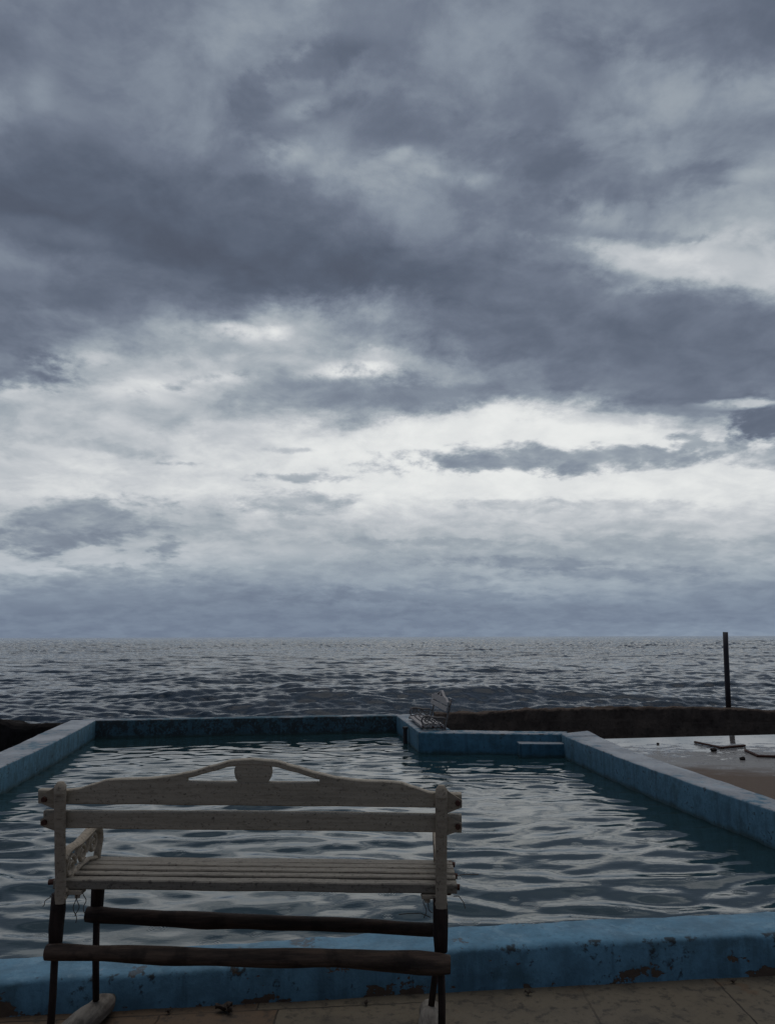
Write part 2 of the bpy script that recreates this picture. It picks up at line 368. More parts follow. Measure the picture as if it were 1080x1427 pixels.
t.put(p.inputs['Base Color'], col); t.put(p.inputs['Roughness'], t.mr(n1, .35, .65, .55, .9)); p.inputs['Specular IOR Level'].default_value = .3
bump(t, p, t.m('SUBTRACT', t.m('ADD', n2, t.m('MULTIPLY', n3, .4)), J), .5, .012)
M_GROUND = m

m, t, p, g = material('wet_concrete_deck')
n1 = t.noise(g, .9, 6, .6); n2 = t.noise(t.vm('MULTIPLY', g, (1, 1.4, 1)), 3.4, 8, .68); n3 = t.noise(g, 30, 5, .6)
xyz = t.new('ShaderNodeSeparateXYZ', {0: g}).outputs
base = t.mix(n2, rgb(.10, .09, .08), rgb(.24, .22, .20))
base = t.mix(t.mr(n3, .6, .75, 0, .6), base, rgb(.05, .035, .03))
# the nearer corner is dry reddish sand, beyond it a film of rain water lies on the concrete
edge = t.m('ADD', t.m('SUBTRACT', xyz[1], t.m('MULTIPLY', t.m('SUBTRACT', xyz[0], 2.4), -.35)), t.m('MULTIPLY', t.m('SUBTRACT', n2, .5), 1.2))
dry = t.mr(edge, 7.85, 7.15)
col = t.mix(dry, base, t.mix(n3, rgb(.085, .058, .040), rgb(.165, .115, .08)))
pud = t.m('MULTIPLY', t.m('SUBTRACT', 1.0, dry), t.mr(t.m('ADD', t.m('ADD', t.m('MULTIPLY', n2, .45), t.m('ADD', t.m('MULTIPLY', n3, .2), t.m('MULTIPLY', t.noise(t.vm('MULTIPLY', g, (1.2, 4.5, 1)), 3.0, 7, .7), .35))), t.mr(xyz[1], 7.6, 9.3, -.07, .10, False)), .46, .54))
damp = t.m('SUBTRACT', 1.0, t.m('MULTIPLY', dry, 1.0))
t.put(p.inputs['Base Color'], t.mix(pud, col, t.mix(.5, col, rgb(.05, .045, .045))))
t.put(p.inputs['Roughness'], t.mix(pud, t.mix(damp, .9, .42, 'FLOAT'), .03, 'FLOAT'))
p.inputs['Specular IOR Level'].default_value = .5
bump(t, p, t.m('MULTIPLY', t.m('SUBTRACT', 1.0, pud), t.m('ADD', n3, n2)), .5, .015)
M_DECK = m

def stone(name, c0, c1, sc_=3.0, bs=.7, bd=.05, rough=.85):
    m, t, p, g = material(name)
    n1 = t.noise(g, sc_, 8, .65); n2 = t.noise(g, sc_ * 6, 6, .65)
    strat = t.noise(t.vm('MULTIPLY', g, (.4, .4, 5)), 1.6, 5, .6)
    col = t.mix(t.mr(n1, .3, .7), rgb(*c0), rgb(*c1)); col = t.mix(t.mr(n2, .5, .72, 0, .6), col, rgb(*[c * .35 for c in c0]))
    col = t.mix(t.mr(strat, .5, .65, 0, .4), col, rgb(*[c * 1.15 for c in c1]))
    t.put(p.inputs['Base Color'], col); p.inputs['Roughness'].default_value = rough; p.inputs['Specular IOR Level'].default_value = .04
    bump(t, p, t.m('ADD', n1, t.m('MULTIPLY', n2, .4)), bs, bd); return m
M_SEAWALL = stone('brown_stone', (.072, .054, .044), (.15, .115, .09), 2.6)
M_ROCK = stone('black_rock', (.012, .011, .010), (.035, .03, .027), 2.4)
M_PEB = stone('pebble_stone', (.03, .025, .022), (.06, .05, .045), 9)

def benchpaint(name, c, dirt=.5):
    m, t, p, g = material(name)
    n1 = t.noise(g, 5, 6, .6); n2 = t.noise(g, 60, 4, .6); n3 = t.noise(t.vm('MULTIPLY', g, (6, 20, 20)), 6, 5, .65); n4 = t.noise(g, 150, 3, .6)
    col = t.mix(n1, rgb(*[k * .8 for k in c]), rgb(*[k * 1.1 for k in c]))
    col = t.mix(t.mr(n3, .52, .75, 0, dirt), col, rgb(.07, .055, .04))
    col = t.mix(t.mr(n2, .66 - .06 * dirt, .74 - .06 * dirt, 0, .7), col, rgb(.05, .042, .035))
    col = t.mix(t.mr(n4, .60, .68, 0, .6), col, rgb(.04, .035, .03))
    gr = t.noise(t.vm('MULTIPLY', g, (2.2, 55, 55)), 2.0, 5, .65)
    col = t.mix(t.mr(gr, .42, .62, 0, .35), col, rgb(*[k * .45 for k in c]))
    t.put(p.inputs['Base Color'], col); t.put(p.inputs['Roughness'], t.mix(n2, .55, .85, 'FLOAT')); p.inputs['Specular IOR Level'].default_value = .35
    bump(t, p, t.m('ADD', n2, t.m('MULTIPLY', n3, .6)), .5, .004); return m
M_RAIL = benchpaint('cream_board_paint', (.48, .415, .315), .55)
M_CAST = benchpaint('cream_cast_iron_paint', (.42, .35, .26), .65)
M_SLAT = benchpaint('weathered_slat_paint', (.25, .22, .175), 1.0)
M_GREY = benchpaint('grey_weathered_wood', (.42, .39, .37), .8)
M_CASTD = benchpaint('dark_cast_iron', (.20, .18, .165), .5)
def wood(name, c0, c1, rough=.75, ax=(3, 30, 30)):
    m, t, p, g = material(name)
    n1 = t.noise(t.vm('MULTIPLY', g, ax), 1.5, 6, .65); n2 = t.noise(g, 14, 5, .6)
    col = t.mix(t.mr(n1, .35, .65), rgb(*c0), rgb(*c1)); col = t.mix(t.mr(n2, .5, .68, 0, .7), col, rgb(*[k * .5 for k in c0]))
    t.put(p.inputs['Base Color'], col); p.inputs['Roughness'].default_value = rough; p.inputs['Specular IOR Level'].default_value = .25
    bump(t, p, t.m('ADD', n1, t.m('MULTIPLY', n2, .5)), .8, .008); return m
M_LOG = wood('dark_log', (.035, .024, .018), (.11, .072, .05))
M_POST = wood('dark_post', (.020, .013, .011), (.045, .028, .022), ax=(30, 30, 3))
M_PALE = wood('pale_driftwood', (.12, .10, .08), (.25, .22, .18), ax=(26, 4, 26))
m, t, p, g = material('rust'); n = t.noise(g, 60, 4)
t.put(p.inputs['Base Color'], t.mix(n, rgb(.03, .014, .01), rgb(.10, .03, .015))); p.inputs['Roughness'].default_value = .8; M_RUST = m
m, t, p, g = material('dark_iron'); n = t.noise(g, 30, 4)
t.put(p.inputs['Base Color'], t.mix(n, rgb(.022, .017, .018), rgb(.05, .04, .04))); p.inputs['Roughness'].default_value = .6; M_IRON = m
m, t, p, g = material('twine'); t.put(p.inputs['Base Color'], rgb(.10, .085, .07)); p.inputs['Roughness'].default_value = .8; M_TWINE = m
m, t, p, g = material('dead_leaf'); n = t.noise(g, 90, 3)
t.put(p.inputs['Base Color'], t.mix(n, rgb(.025, .016, .010), rgb(.05, .03, .018))); p.inputs['Roughness'].default_value = .7; M_LEAF = m

# ------------------------------------------------------------------ sea
def sea():
    SEA = -1.5
    rr_ = [7.0]
    while rr_[-1] < 9500: rr_.append(rr_[-1] * (1.004 if rr_[-1] < 150 else 1.006 if rr_[-1] < 2500 else 1.012))
    r = np.array(rr_)
    az = np.concatenate([np.radians(np.linspace(-80, -32, 60, endpoint=False)), np.radians(np.linspace(-32, 32, 560, endpoint=False)), np.radians(np.linspace(32, 80, 61))])
    A, Rr = np.meshgrid(az, r); X = Rr * np.sin(A); Y = Rr * np.cos(A)
    Z = np.zeros_like(X); DX = np.zeros_like(X); DY = np.zeros_like(X)
    sp = Rr * np.where(Rr < 150, .004, np.where(Rr < 2500, .006, .012))
    comps = []
    for _ in range(9): comps.append((RNG.uniform(11, 24), RNG.uniform(.045, .095), RNG.normal(0, 12)))
    for _ in range(24): comps.append((RNG.uniform(4, 11), RNG.uniform(.008, .020), RNG.normal(4, 20)))
    for _ in range(36): comps.append((RNG.uniform(1.2, 4), RNG.uniform(.005, .010), RNG.normal(0, 20)))
    for _ in range(44): comps.append((RNG.uniform(.4, 1.3), RNG.uniform(.0035, .0085), RNG.normal(0, 30)))
    # wave groups: patches where the swell stands higher
    grp = .75 + .55 * np.sin(X / 13.0 + .4 * np.sin(Y / 19.0)) * np.sin(Y / 23.0 + X / 60.0 + 1.0)
    for lam, a, th in comps:
        k = 2 * math.pi / lam; kx, ky = k * math.sin(R(th)), -k * math.cos(R(th))
        ph = kx * X + ky * Y + RNG.uniform(0, 6.28)
        at = np.clip((lam / sp - 1.6) / 1.6, 0, 1) * a
        if lam > 4: at = at * grp
        Z += at * np.sin(ph); q = .85
        DX -= at * q * math.sin(R(th)) * -np.cos(ph) * -1; DY -= at * q * -math.cos(R(th)) * -np.cos(ph) * -1
    # the last swells standing up before they reach the sea wall
    for (x0, y0, hh, wx_, wy_) in [(-7.2, 34, .34, 2.6, 1.5), (-2.5, 32, .36, 2.4, 1.4), (3.3, 34, .36, 2.8, 1.6), (8.6, 32.5, .28, 3.2, 1.5), (-13.5, 36, .26, 3.4, 1.6), (-2.6, 53, .36, 4.0, 2.4), (-12, 50, .34, 4.5, 2.2), (17, 44, .30, 4.0, 2.0), (22, 56, .34, 5, 2.5), (7, 62, .34, 5, 2.6)]:
        ey = (Y - y0 - .5 * np.sin(X * .7 + x0)) / np.where(Y < y0, wy_ * .62, wy_ * 1.7)
        Z += hh * np.exp(-.5 * ((X - x0) / wx_) ** 2 - .5 * ey ** 2) - .25 * hh * np.exp(-.5 * ((X - x0) / wx_) ** 2 - .5 * ((Y - y0 + 2.6 * wy_) / wy_) ** 2)
    # open water beyond the resolved chop: short broken crests, long across the wind
    nz = RNG.normal(0, 1, X.shape)
    for w in (2, 3):
        ker = np.hanning(w + 2)[1:-1]; ker /= np.sqrt((ker ** 2).sum())
        nz2 = np.apply_along_axis(lambda q: np.convolve(q, ker, 'same'), 1, nz if w == 2 else RNG.normal(0, 1, X.shape))
        Z += nz2 * np.minimum(.08, sp * .06) * np.clip((Rr - 60) / 160, 0, 1)
    X = X + DX; Y = Y + DY; Z = Z + SEA
    nr, na = X.shape
    V = np.stack([X, Y, Z], -1).reshape(-1, 3).astype(np.float32)
    idx = np.arange(nr * na).reshape(nr, na)
    F = np.stack([idx[:-1, :-1], idx[:-1, 1:], idx[1:, 1:], idx[1:, :-1]], -1).reshape(-1, 4)[:, ::-1]
    return grid_obj('sea', V, F, M_SEA)
def grid_obj(name, V, F, mat):
    me = bpy.data.meshes.new(name); me.vertices.add(len(V)); me.vertices.foreach_set('co', V.ravel())
    me.loops.add(F.size); me.loops.foreach_set('vertex_index', F.ravel().astype(np.int32))
    me.polygons.add(len(F)); me.polygons.foreach_set('loop_start', np.arange(0, F.size, 4, dtype=np.int32)); me.polygons.foreach_set('loop_total', np.full(len(F), 4, np.int32))
    me.update(calc_edges=True); me.validate()
    return struct(link(name, me, mat, smooth=True))
sea()

# ------------------------------------------------------------------ pool water
def pool():
    ZW = -.09
    nx, ny = 360, 560
    s = np.linspace(0, 1, nx); tt = np.linspace(0, 1, ny)
    S, T = np.meshgrid(s, tt)
    p00, p10, p01, p11 = (-2.75, 2.80), (2.72, 3.25), (-3.90, 10.42), (2.0, 10.95)
    X = (1 - T) * ((1 - S) * p00[0] + S * p10[0]) + T * ((1 - S) * p01[0] + S * p11[0])
    Y = (1 - T) * ((1 - S) * p00[1] + S * p10[1]) + T * ((1 - S) * p01[1] + S * p11[1])
    Z = np.zeros_like(X)
    wx = X + .10 * np.sin(Y * 1.7 + X * .6) + .06 * np.sin(Y * 3.1 - X * 1.3 + 2); wy = Y + .10 * np.sin(X * 1.3 + .7) + .05 * np.sin(X * 2.9 + Y * 1.1)
    for lo, hi, n, sl, spr, mu in ((.6, 1.0, 5, .006, 16, 6), (.36, .6, 15, .011, 18, 5), (.19, .36, 22, .0225, 22, 3), (.11, .20, 16, .010, 34, 0), (.06, .11, 12, .004, 40, 0)):
        for _ in range(n):
            lam = RNG.uniform(lo, hi); k = 2 * math.pi / lam; th = R(RNG.normal(mu, spr)); a = RNG.uniform(.6, 1.4) * sl / k
            Z += a * np.sin(k * (math.sin(th) * wx + math.cos(th) * wy) + RNG.uniform(0, 6.28))
    g = .85 + .35 * np.sin(X * .9 + .5) * np.sin(Y * .8)
    Z = Z * g + ZW
    V = np.stack([X, Y, Z], -1).reshape(-1, 3).astype(np.float32); idx = np.arange(nx * ny).reshape(ny, nx)
    F = np.stack([idx[:-1, :-1], idx[:-1, 1:], idx[1:, 1:], idx[1:, :-1]], -1).reshape(-1, 4)
    return grid_obj('pool_water', V, F, M_POOL)
pool()

# ------------------------------------------------------------------ pool walls
P = thing('swimming_pool', 'old seaside pool with peeling blue painted rim walls filled with rippling water', 'swimming pool', (0, 6.5, -.9))
def inp(o): o.matrix_parent_inverse = Matrix.Translation((0, -6.5, .9)); return o
o = inp(wall('rim_wall', [(-3.2, 2.44, .10), (-1.245, 2.70, .105), (.38, 2.89, .138), (1.39, 2.995, .142), (3.3, 3.2, .145)],
     [(-3.3, 2.64, .10), (-1.34, 2.90, .105), (.37, 3.10, .138), (1.51, 3.235, .142), (3.3, 3.43, .145)], -.9, M_KERB, P, step=.035, nv=12, amp=.0075, freq=8, seed=1, bev=.018)); o['label'] = 'low near rim wall in brighter blue with flaked brown patches'
o = inp(wall('rim_wall', [(-3.789, 10.36, .14), (-3.546, 8.969, .14), (-3.396, 8.058, .14), (-3.205, 6.652, .14), (-2.62, 2.52, .13)],
     [(-4.12, 10.36, .14), (-3.90, 8.969, .14), (-3.73, 8.058, .14), (-3.53, 6.652, .14), (-2.95, 2.47, .13)], -1.2, M_LEFT, P, seed=2)); o['label'] = 'rim wall with pale scuffed top beside black rocks'
o = inp(wall('rim_wall', [(-4.0, 10.31, .137), (-1.9, 10.60, .137), (.16, 10.877, .137)], [(-4.0, 10.52, .137), (-1.9, 10.80, .137), (.16, 11.08, .137)], -2.2, M_FAR, P, seed=3)); o['label'] = 'mouldy blackened rim wall facing the sea'
o = inp(wall('rim_wall', [(.347, 8.98, .14), (.11, 10.89, .14)], [(.72, 9.24, .14), (.50, 11.06, .14)], -1.6, M_STEP, P, seed=4)); o['label'] = 'broad ledge carrying the small bench'
o = inp(wall('rim_wall', [(.349, 8.976, .136), (1.935, 8.78, .136)], [(.40, 9.24, .136), (2.02, 9.02, .136)], -1.4, M_STEP, P, seed=5)); o['label'] = 'plain deep blue rim wall with wet top edge'
o = inp(wall('rim_wall', [(1.892, 8.50, .14), (2.061, 6.90, .14), (2.225, 5.765, .14), (2.369, 4.98, .14), (2.62, 3.25, .14)],
     [(2.245, 9.02, .14), (2.275, 7.436, .14), (2.43, 6.227, .14), (2.545, 5.295, .14), (2.86, 3.27, .14)], -1.2, M_RIGHT, P, seed=6)); o['label'] = 'rim wall with scuffed bluish white top beside the wet deck'
o = inp(wall('rim_wall', [(1.90, 8.79, .143), (1.893, 8.49, .143)], [(2.26, 9.03, .143), (2.26, 8.60, .143)], -1.0, M_RIGHT, P, seed=8))
bm = bmesh.new(); box(bm, 1.415, 1.93, 8.66, 8.95, -.9, .052, .012)
bmesh.ops.subdivide_edges(bm, edges=bm.edges[:], cuts=3, use_grid_fill=True)
for v in bm.verts: v.co += mnoise.noise_vector(v.co * 7) * .006
inp(from_bm('corner_step', bm, M_STEP, P))
bm = bmesh.new(); box(bm, -3.9, 2.6, 2.9, 10.6, -1.0, -.9); inp(from_bm('pool_floor', bm, M_STEP, P))
# dark pipe against the ledge wall, standing in the water
bm = bmesh.new(); tube(bm, [(.205, 9.74, -.85), (.207, 9.74, -.2), (.208, 9.745, .09)], [.026, .026, .024], 12, .1)
tube(bm, [(.208, 9.745, .085), (.208, 9.745, .112)], [.034, .034], 12)
tag(from_bm('drain_pipe', bm, M_IRON, smooth=False), 'dark pipe standing in pool water against ledge wall under small bench', 'pipe')

# ------------------------------------------------------------------ terrace and deck
bm = bmesh.new()
vs = [(-9, -8), (9, -8), (9, 3.32), (3.3, 3.32), (1.39, 3.06), (.38, 2.96), (-1.25, 2.80), (-3.2, 2.54), (-9, 1.9)]
top = [bm.verts.new((x, y, 0)) for x, y in vs]; bot = [bm.verts.new((x, y, -2.4)) for x, y in vs]
bm.faces.new(top); bm.faces.new(bot[::-1])
for i in range(len(vs)): j = (i + 1) % len(vs); bm.faces.new((top[i], bot[i], bot[j], top[j]))
struct(from_bm('ground', bm, M_GROUND))
bm = bmesh.new()
vs = [(2.80, 3.33), (9, 3.33), (9, 10.5), (4.742, 9.815), (2.575, 9.455), (1.98, 9.36), (2.0, 9.0), (2.2, 8.6), (2.2, 7.4), (2.35, 6.2), (2.45, 5.3)]
top = [bm.verts.new((x, y, 0)) for x, y in vs]; bot = [bm.verts.new((x, y, -2.2)) for x, y in vs]
bm.faces.new(top); bm.faces.new(bot[::-1])
for i in range(len(vs)): j = (i + 1) % len(vs); bm.faces.new((top[i], bot[i], bot[j], top[j]))
struct(from_bm('deck', bm, M_DECK))

# ------------------------------------------------------------------ sea wall, rocks, post
tag(wall('sea_wall', [(.95, 16.3, -.36), (2.6, 16.4, -.30), (4.6, 16.5, -.275), (6.6, 16.6, -.27), (8.4, 16.4, -.37), (14, 16.5, -.45)],
     [(.95, 16.6, -.37), (2.6, 16.7, -.31), (4.6, 16.8, -.285), (6.6, 16.9, -.28), (8.4, 16.7, -.38), (14, 16.8, -.46)], -2.6, M_SEAWALL, None, step=.05, bev=.04, amp=.038, freq=4.0, seed=9, nv=12, rag=.02, sm=False),
    'low brown rough stone sea wall beyond the wet deck', 'sea wall')
tag(wall('rock_bank', [(-14, 12.6, -.10), (-7.0, 12.4, -.02), (-6.1, 12.4, -.03), (-5.7, 12.2, -.08), (-5.0, 11.9, -.06), (-4.30, 11.2, -.02)], [(-14, 13.2, -.16), (-7.0, 13.0, -.08), (-6.1, 12.9, -.09), (-5.7, 12.7, -.13), (-4.95, 12.4, -.11), (-4.1, 11.7, -.06)],
     -2.4, M_ROCK, None, step=.07, bev=.07, amp=.04, freq=2.5, seed=12, nv=10, rag=.03, sm=False), 'black jagged rock bank outside the pool at the left', 'rocks')
bm = bmesh.new()
tube(bm, [(7.145, 16.72, -.5), (7.16, 16.72, .2), (7.18, 16.72, .9), (7.195, 16.72, 1.275)], [.054, .054, .053, .053], 14, .03)
M = from_bm('metal_post', bm, M_IRON, smooth=True)
tag(M, 'thin dark upright metal post standing on the brown sea wall', 'post')

# ------------------------------------------------------------------ hatch covers, pebbles, leaves
def hatch(name, pts, label):
    c = sum((Vector((x, y, 0)) for x, y in pts), Vector()) / 4
    tg = thing(name, label, 'hatch cover', (c.x, c.y, 0), group='hatch covers in the wet deck')
    loc = [Vector((x, y, 0)) - c for x, y in pts]
    bm = bmesh.new()
    for i in range(4):
        a, b = loc[i], loc[(i + 1) % 4]
        tube(bm, [a + Vector((0, 0, .012)), a.lerp(b, .5) + Vector((0, 0, .014)), b + Vector((0, 0, .012))], [.011, .010, .011], 6, .2)
    from_bm('rim', bm, M_RUST, tg)
    bm = bmesh.new(); v = [bm.verts.new(p * .97 + Vector((0, 0, .024))) for p in loc]; w = [bm.verts.new(p * .95 + Vector((0, 0, .003))) for p in loc]
    bm.faces.new(v); bm.faces.new(w[::-1])
    for i in range(4): j = (i + 1) % 4; bm.faces.new((v[i], w[i], w[j], v[j]))
    from_bm('lid', bm, M_DECK, tg)
    return tg
hatch('hatch_cover', [(3.463, 9.064), (3.57, 8.60), (3.90, 8.767), (3.83, 9.20)], 'square rust rimmed hatch cover in the wet deck by the post reflection')
hatch('hatch_cover', [(3.74, 8.42), (3.69, 8.02), (4.20, 7.90), (4.25, 8.36)], 'rust rimmed hatch cover nearest the dry brown sand of the deck')
def pebble(x, y, r, label, z=0, sq=.6, name='stone'):
    bm = bmesh.new(); bmesh.ops.create_icosphere(bm, subdivisions=3, radius=r)
    for v in bm.verts: v.co *= 1 + .45 * mnoise.noise(v.co * (1.2 / r) + Vector((x, y, 0)) * 9); v.co.z *= sq
    for v in bm.verts: v.co.z += r * sq * .8
    ob = from_bm(name, bm, M_PEB, smooth=True); ob.location = (x, y, z); return tag(ob, label, 'stone', 'small stones on the deck')
pebble(3.42, 8.44, .030, 'small dark stone beside the farther hatch cover')
pebble(3.46, 7.86, .026, 'small dark stone between hatch cover and dry sand')
pebble(3.02, 8.98, .016, 'tiny dark stone on shining wet deck beyond rim wall')
def leaf(x, y, L, rz, label, curl=.4, cat='leaf'):
    bm = bmesh.new(); n = 8; rows = []
    for i in range(n + 1):
        s = i / n; w = L * .26 * math.sin(math.pi * min(1, s * .92 + .04)) ** .8
        row = [bm.verts.new((L * (s - .5), w * k, .006 + L * .28 * curl * (abs(k) ** 1.5) + L * .2 * (s - .5) ** 2 * 2 + .004 * math.sin(9 * s + k))) for k in (-1, -.5, 0, .5, 1)]
        rows.append(row)
    for i in range(n):
        for k in range(4): bm.faces.new((rows[i][k], rows[i][k + 1], rows[i + 1][k + 1], rows[i + 1][k]))
    tube(bm, [(L * .48, 0, .012), (L * .7, L * .05, .012)], [.0015, .001], 5)
    ob = from_bm('dead_leaf', bm, M_LEAF, smooth=True); ob.location = (x, y, 0); ob.rotation_euler = (0, 0, rz)
    sd_ = ob.modifiers.new('thickness', 'SOLIDIFY'); sd_.thickness = .0012
    return tag(ob, label, cat, 'dead leaves on the terrace')
leaf(-.535, 2.735, .055, .3, 'curled dark dead leaf on orange brown terrace under the bench', .9)
leaf(-.515, 2.722, .040, 2.2, 'small folded dead leaf touching the larger curled leaf', 1.2)
leaf(-.71, 2.72, .022, .8, 'tiny dead leaf near the left bench leg runner', .8)
leaf(-.075, 2.775, .020, 1.4, 'tiny dark leaf scrap on grey slab below the log stretcher', .8)
leaf(.47, 2.845, .022, -.5, 'narrow dry leaf scrap on the slab near flaked brown kerb', .8)
leaf(1.20, 2.93, .022, .1, 'small leaf scrap on the slab at the foot of the clean blue kerb', .5)

# ------------------------------------------------------------------ benches
LEAN = .17
def yl(z): return -max(0, z - .5) * LEAN
HW = .545            # half distance between the end frames
def crest_top(x):
    pts = [(0, .858), (.06, .854), (.12, .838), (.18, .820), (.24, .808), (.30, .801), (.36, .799), (.42, .795), (.46, .783), (.50, .770), (.54, .766), (.63, .766)]
    x = abs(x)
    for (a, za), (b, zb) in zip(pts, pts[1:]):
        if x <= b:
            f = (x - a) / (b - a); f = f * f * (3 - 2 * f) * .4 + f * .6; return lerp(za, zb, f)
    return .766
def strip(bm, xs, lo, hi, y, th):
    """board standing in XZ with varying lower and upper edge"""
    F = []
    for x in xs:
        l, h = lo(x), hi(x); b = min(.003, (h - l) * .3)
        ring = [(y + b, l), (y, l + b), (y, h - b), (y + b, h), (y + th - b, h), (y + th, h - b), (y + th, l + b), (y + th - b, l)]
        F.append([bm.verts.new((x, q[0] + yl(q[1]), q[1] + .0012 * mnoise.noise(Vector((x * 14, q[0] * 5, q[1] * 14))))) for q in ring])
    for a, b in zip(F, F[1:]):
        for k in range(8): bm.faces.new((a[k], a[(k + 1) % 8], b[(k + 1) % 8], b[k]))
    bm.faces.new(F[0]); bm.faces.new(F[-1][::-1])
def frange(a, b, n): return [a + (b - a) * i / n for i in range(n + 1)]
def spiral(c, r0, r1, a0, a1, n, x):
    return [(x, c[0] + lerp(r0, r1, i / n) * math.cos(R(lerp(a0, a1, i / n))), c[1] + lerp(r0, r1, i / n) * math.sin(R(lerp(a0, a1, i / n)))) for i in range(n + 1)]

def make_bench(name, label, loc, rot, long_legs, mats):
    global LEAN
    LEAN = .17 if long_legs else .23
    rail, cast, slat = mats
    B = thing(name, label, 'bench', loc, rot, None)
    # --- backrest boards
    bm = bmesh.new(); zl = lambda x: .726
    strip(bm, frange(-.615, -.19, 34), zl, crest_top, .012, .028); strip(bm, frange(.19, .592, 34), zl, crest_top, .012, .028)
    strip(bm, frange(-.19, .19, 20), zl, lambda x: .792, .0122, .0276)
    strip(bm, frange(-.215, .215, 40), lambda x: max(crest_top(x) - .017, .7915), crest_top, .0118, .0284)
    BZ = [(.7915, .042), (.805, .050), (.82, .053), (.83, .052), (.838, .048), (.845, .045)]
    fr = []
    for z, w in BZ:
        ring = [(-w, .0135), (-w * .5, .0132), (w * .5, .0132), (w, .0135), (w, .0385), (-w, .0385)]
        fr.append([bm.verts.new((a, b + yl(z), z)) for a, b in ring])
    for a, b in zip(fr, fr[1:]):
        for k in range(6): bm.faces.new((a[k], a[(k + 1) % 6], b[(k + 1) % 6], b[k]))
    bm.faces.new(fr[0]); bm.faces.new(fr[-1][::-1])
    from_bm('crest_rail', bm, rail, B)
    bm = bmesh.new(); strip(bm, frange(-.60, .592, 40), lambda x: .657 + .001 * math.sin(x * 7), lambda x: .707 + .0015 * math.sin(x * 5 + 1), .012, .026)
    from_bm('back_rail', bm, rail, B)
    # --- seat: five slats running the length
    bm = bmesh.new()
    for i, (ya, yb, z0, z1) in enumerate([(.018, .056, .484, .510), (.074, .106, .490, .511), (.124, .160, .489, .511), (.178, .216, .487, .509), (.234, .282, .482, .504)]):
        F = []
        for x in frange(-.575, .580, 46):
            dz = .002 * mnoise.noise(Vector((x * 5, i * 7.1, 0))); b = .003
            ring = [(ya, z0 + b), (ya, z1 - b), (ya + b, z1), (yb - b, z1), (yb, z1 - b), (yb, z0 + b), (yb - b, z0), (ya + b, z0)]
            F.append([bm.verts.new((x, q[0] + .0012 * mnoise.noise(Vector((x * 9, i, 3))), q[1] + dz + .0008 * mnoise.noise(Vector((x * 60, q[0] * 60, q[1] * 60))))) for q in ring])
        for a, c in zip(F, F[1:]):
            for k in range(8): bm.faces.new((a[k], a[(k + 1) % 8], c[(k + 1) % 8], c[k]))
        bm.faces.new(F[0]); bm.faces.new(F[-1][::-1])
    from_bm('seat', bm, slat, B)
    # --- cast end frames with scrolled armrests
    for s in (-1, 1):
        x = HW * s if s < 0 else HW - .011; bm = bmesh.new(); fl = ((1, 0, 0), 1.55)
        def rod(pts, r, f=fl, n=10): tube(bm, pts, r, n, 0, 0, f)
        post = [(x, .0, .452), (x, .0, .50), (x, -.003 + yl(.56), .56), (x, -.004 + yl(.64), .64), (x, -.004 + yl(.72), .72), (x, -.002 + yl(.768), .768), (x, yl(.784), .784)]
        rod(post, [.0105, .0105, .0105, .0105, .011, .012, .009])
        tube(bm, [(x, yl(.765) - .004, .758), (x, yl(.78), .780), (x, yl(.78), .791)], [.016, .017, .009], 10)
        arm = [(x, -.006, .570), (x, .018, .585), (x, .05, .588), (x, .10, .587), (x, .16, .597), (x, .20, .606), (x, .235, .604), (x, .262, .588), (x, .274, .562), (x, .268, .535), (x, .262, .510), (x, .27, .49)]
        rod(arm, [.011, .011, .0105, .0105, .011, .0115, .0115, .0105, .0095, .009, .0085, .009], ((1, 0, 0), 1.4))
        rod([(x, .0, .482), (x, .10, .476), (x, .20, .474), (x, .29, .480)], [.011, .010, .010, .011])
        rod([(x, -.004, .463), (x, .03, .470), (x, .07, .474)], [.012, .010, .008])
        fl2 = ((1, 0, 0), 1.1)
        rod(spiral((.055, .535), .034, .008, 0, 560, 34, x), .0062, fl2, 8)
        rod(spiral((.135, .550), .030, .008, 180, -300, 30, x), .0060, fl2, 8)
        rod(spiral((.215, .560), .034, .007, 200, -380, 34, x), .0062, fl2, 8)
        rod([(x, .02, .50), (x, .07, .505), (x, .13, .518), (x, .19, .520), (x, .262, .505)], .0065, fl2, 8)
        rod([(x, .088, .545), (x, .098, .565), (x, .105, .585)], .006, fl2, 8)
        rod([(x, .168, .545), (x, .178, .57), (x, .18, .598)], .006, fl2, 8)
        rod([(x, .02, .575), (x, .03, .56), (x, .035, .545)], .006, fl2, 8)
        # lugs that carry the back rails, on the outer side of the post
        lugs = [(.746, .034), (.681, .030)]
        for zc, hh in lugs:
            pts = [(0, hh), (.016, hh * .9), (.040, hh * .45), (.058, .004), (.058, -hh * .45), (.034, -hh * .75), (.012, -hh * 1.0), (0, -hh * 1.1)]
            a = [bm.verts.new((x + s * q[0], .010 + yl(zc + q[1]), zc + q[1])) for q in pts]; b = [bm.verts.new((x + s * q[0], .000 + yl(zc + q[1]), zc + q[1])) for q in pts]
            bm.faces.new(a); bm.faces.new(b[::-1])
            for k in range(len(pts)): j = (k + 1) % len(pts); bm.faces.new((a[k], a[j], b[j], b[k]))
        fo = from_bm('end_frame', bm, cast, B, smooth=True)
        try:
            fo.data.set_sharp_from_angle(angle=R(40))
        except Exception: pass
        for zc, hh in lugs:
            bm = bmesh.new(); tube(bm, [(x + s * .046, .002 + yl(zc), zc - .004), (x + s * .046, -.008 + yl(zc), zc - .004)], [.0085, .0075], 8, .2, s)
            from_bm('bolt', bm, M_RUST, fo)
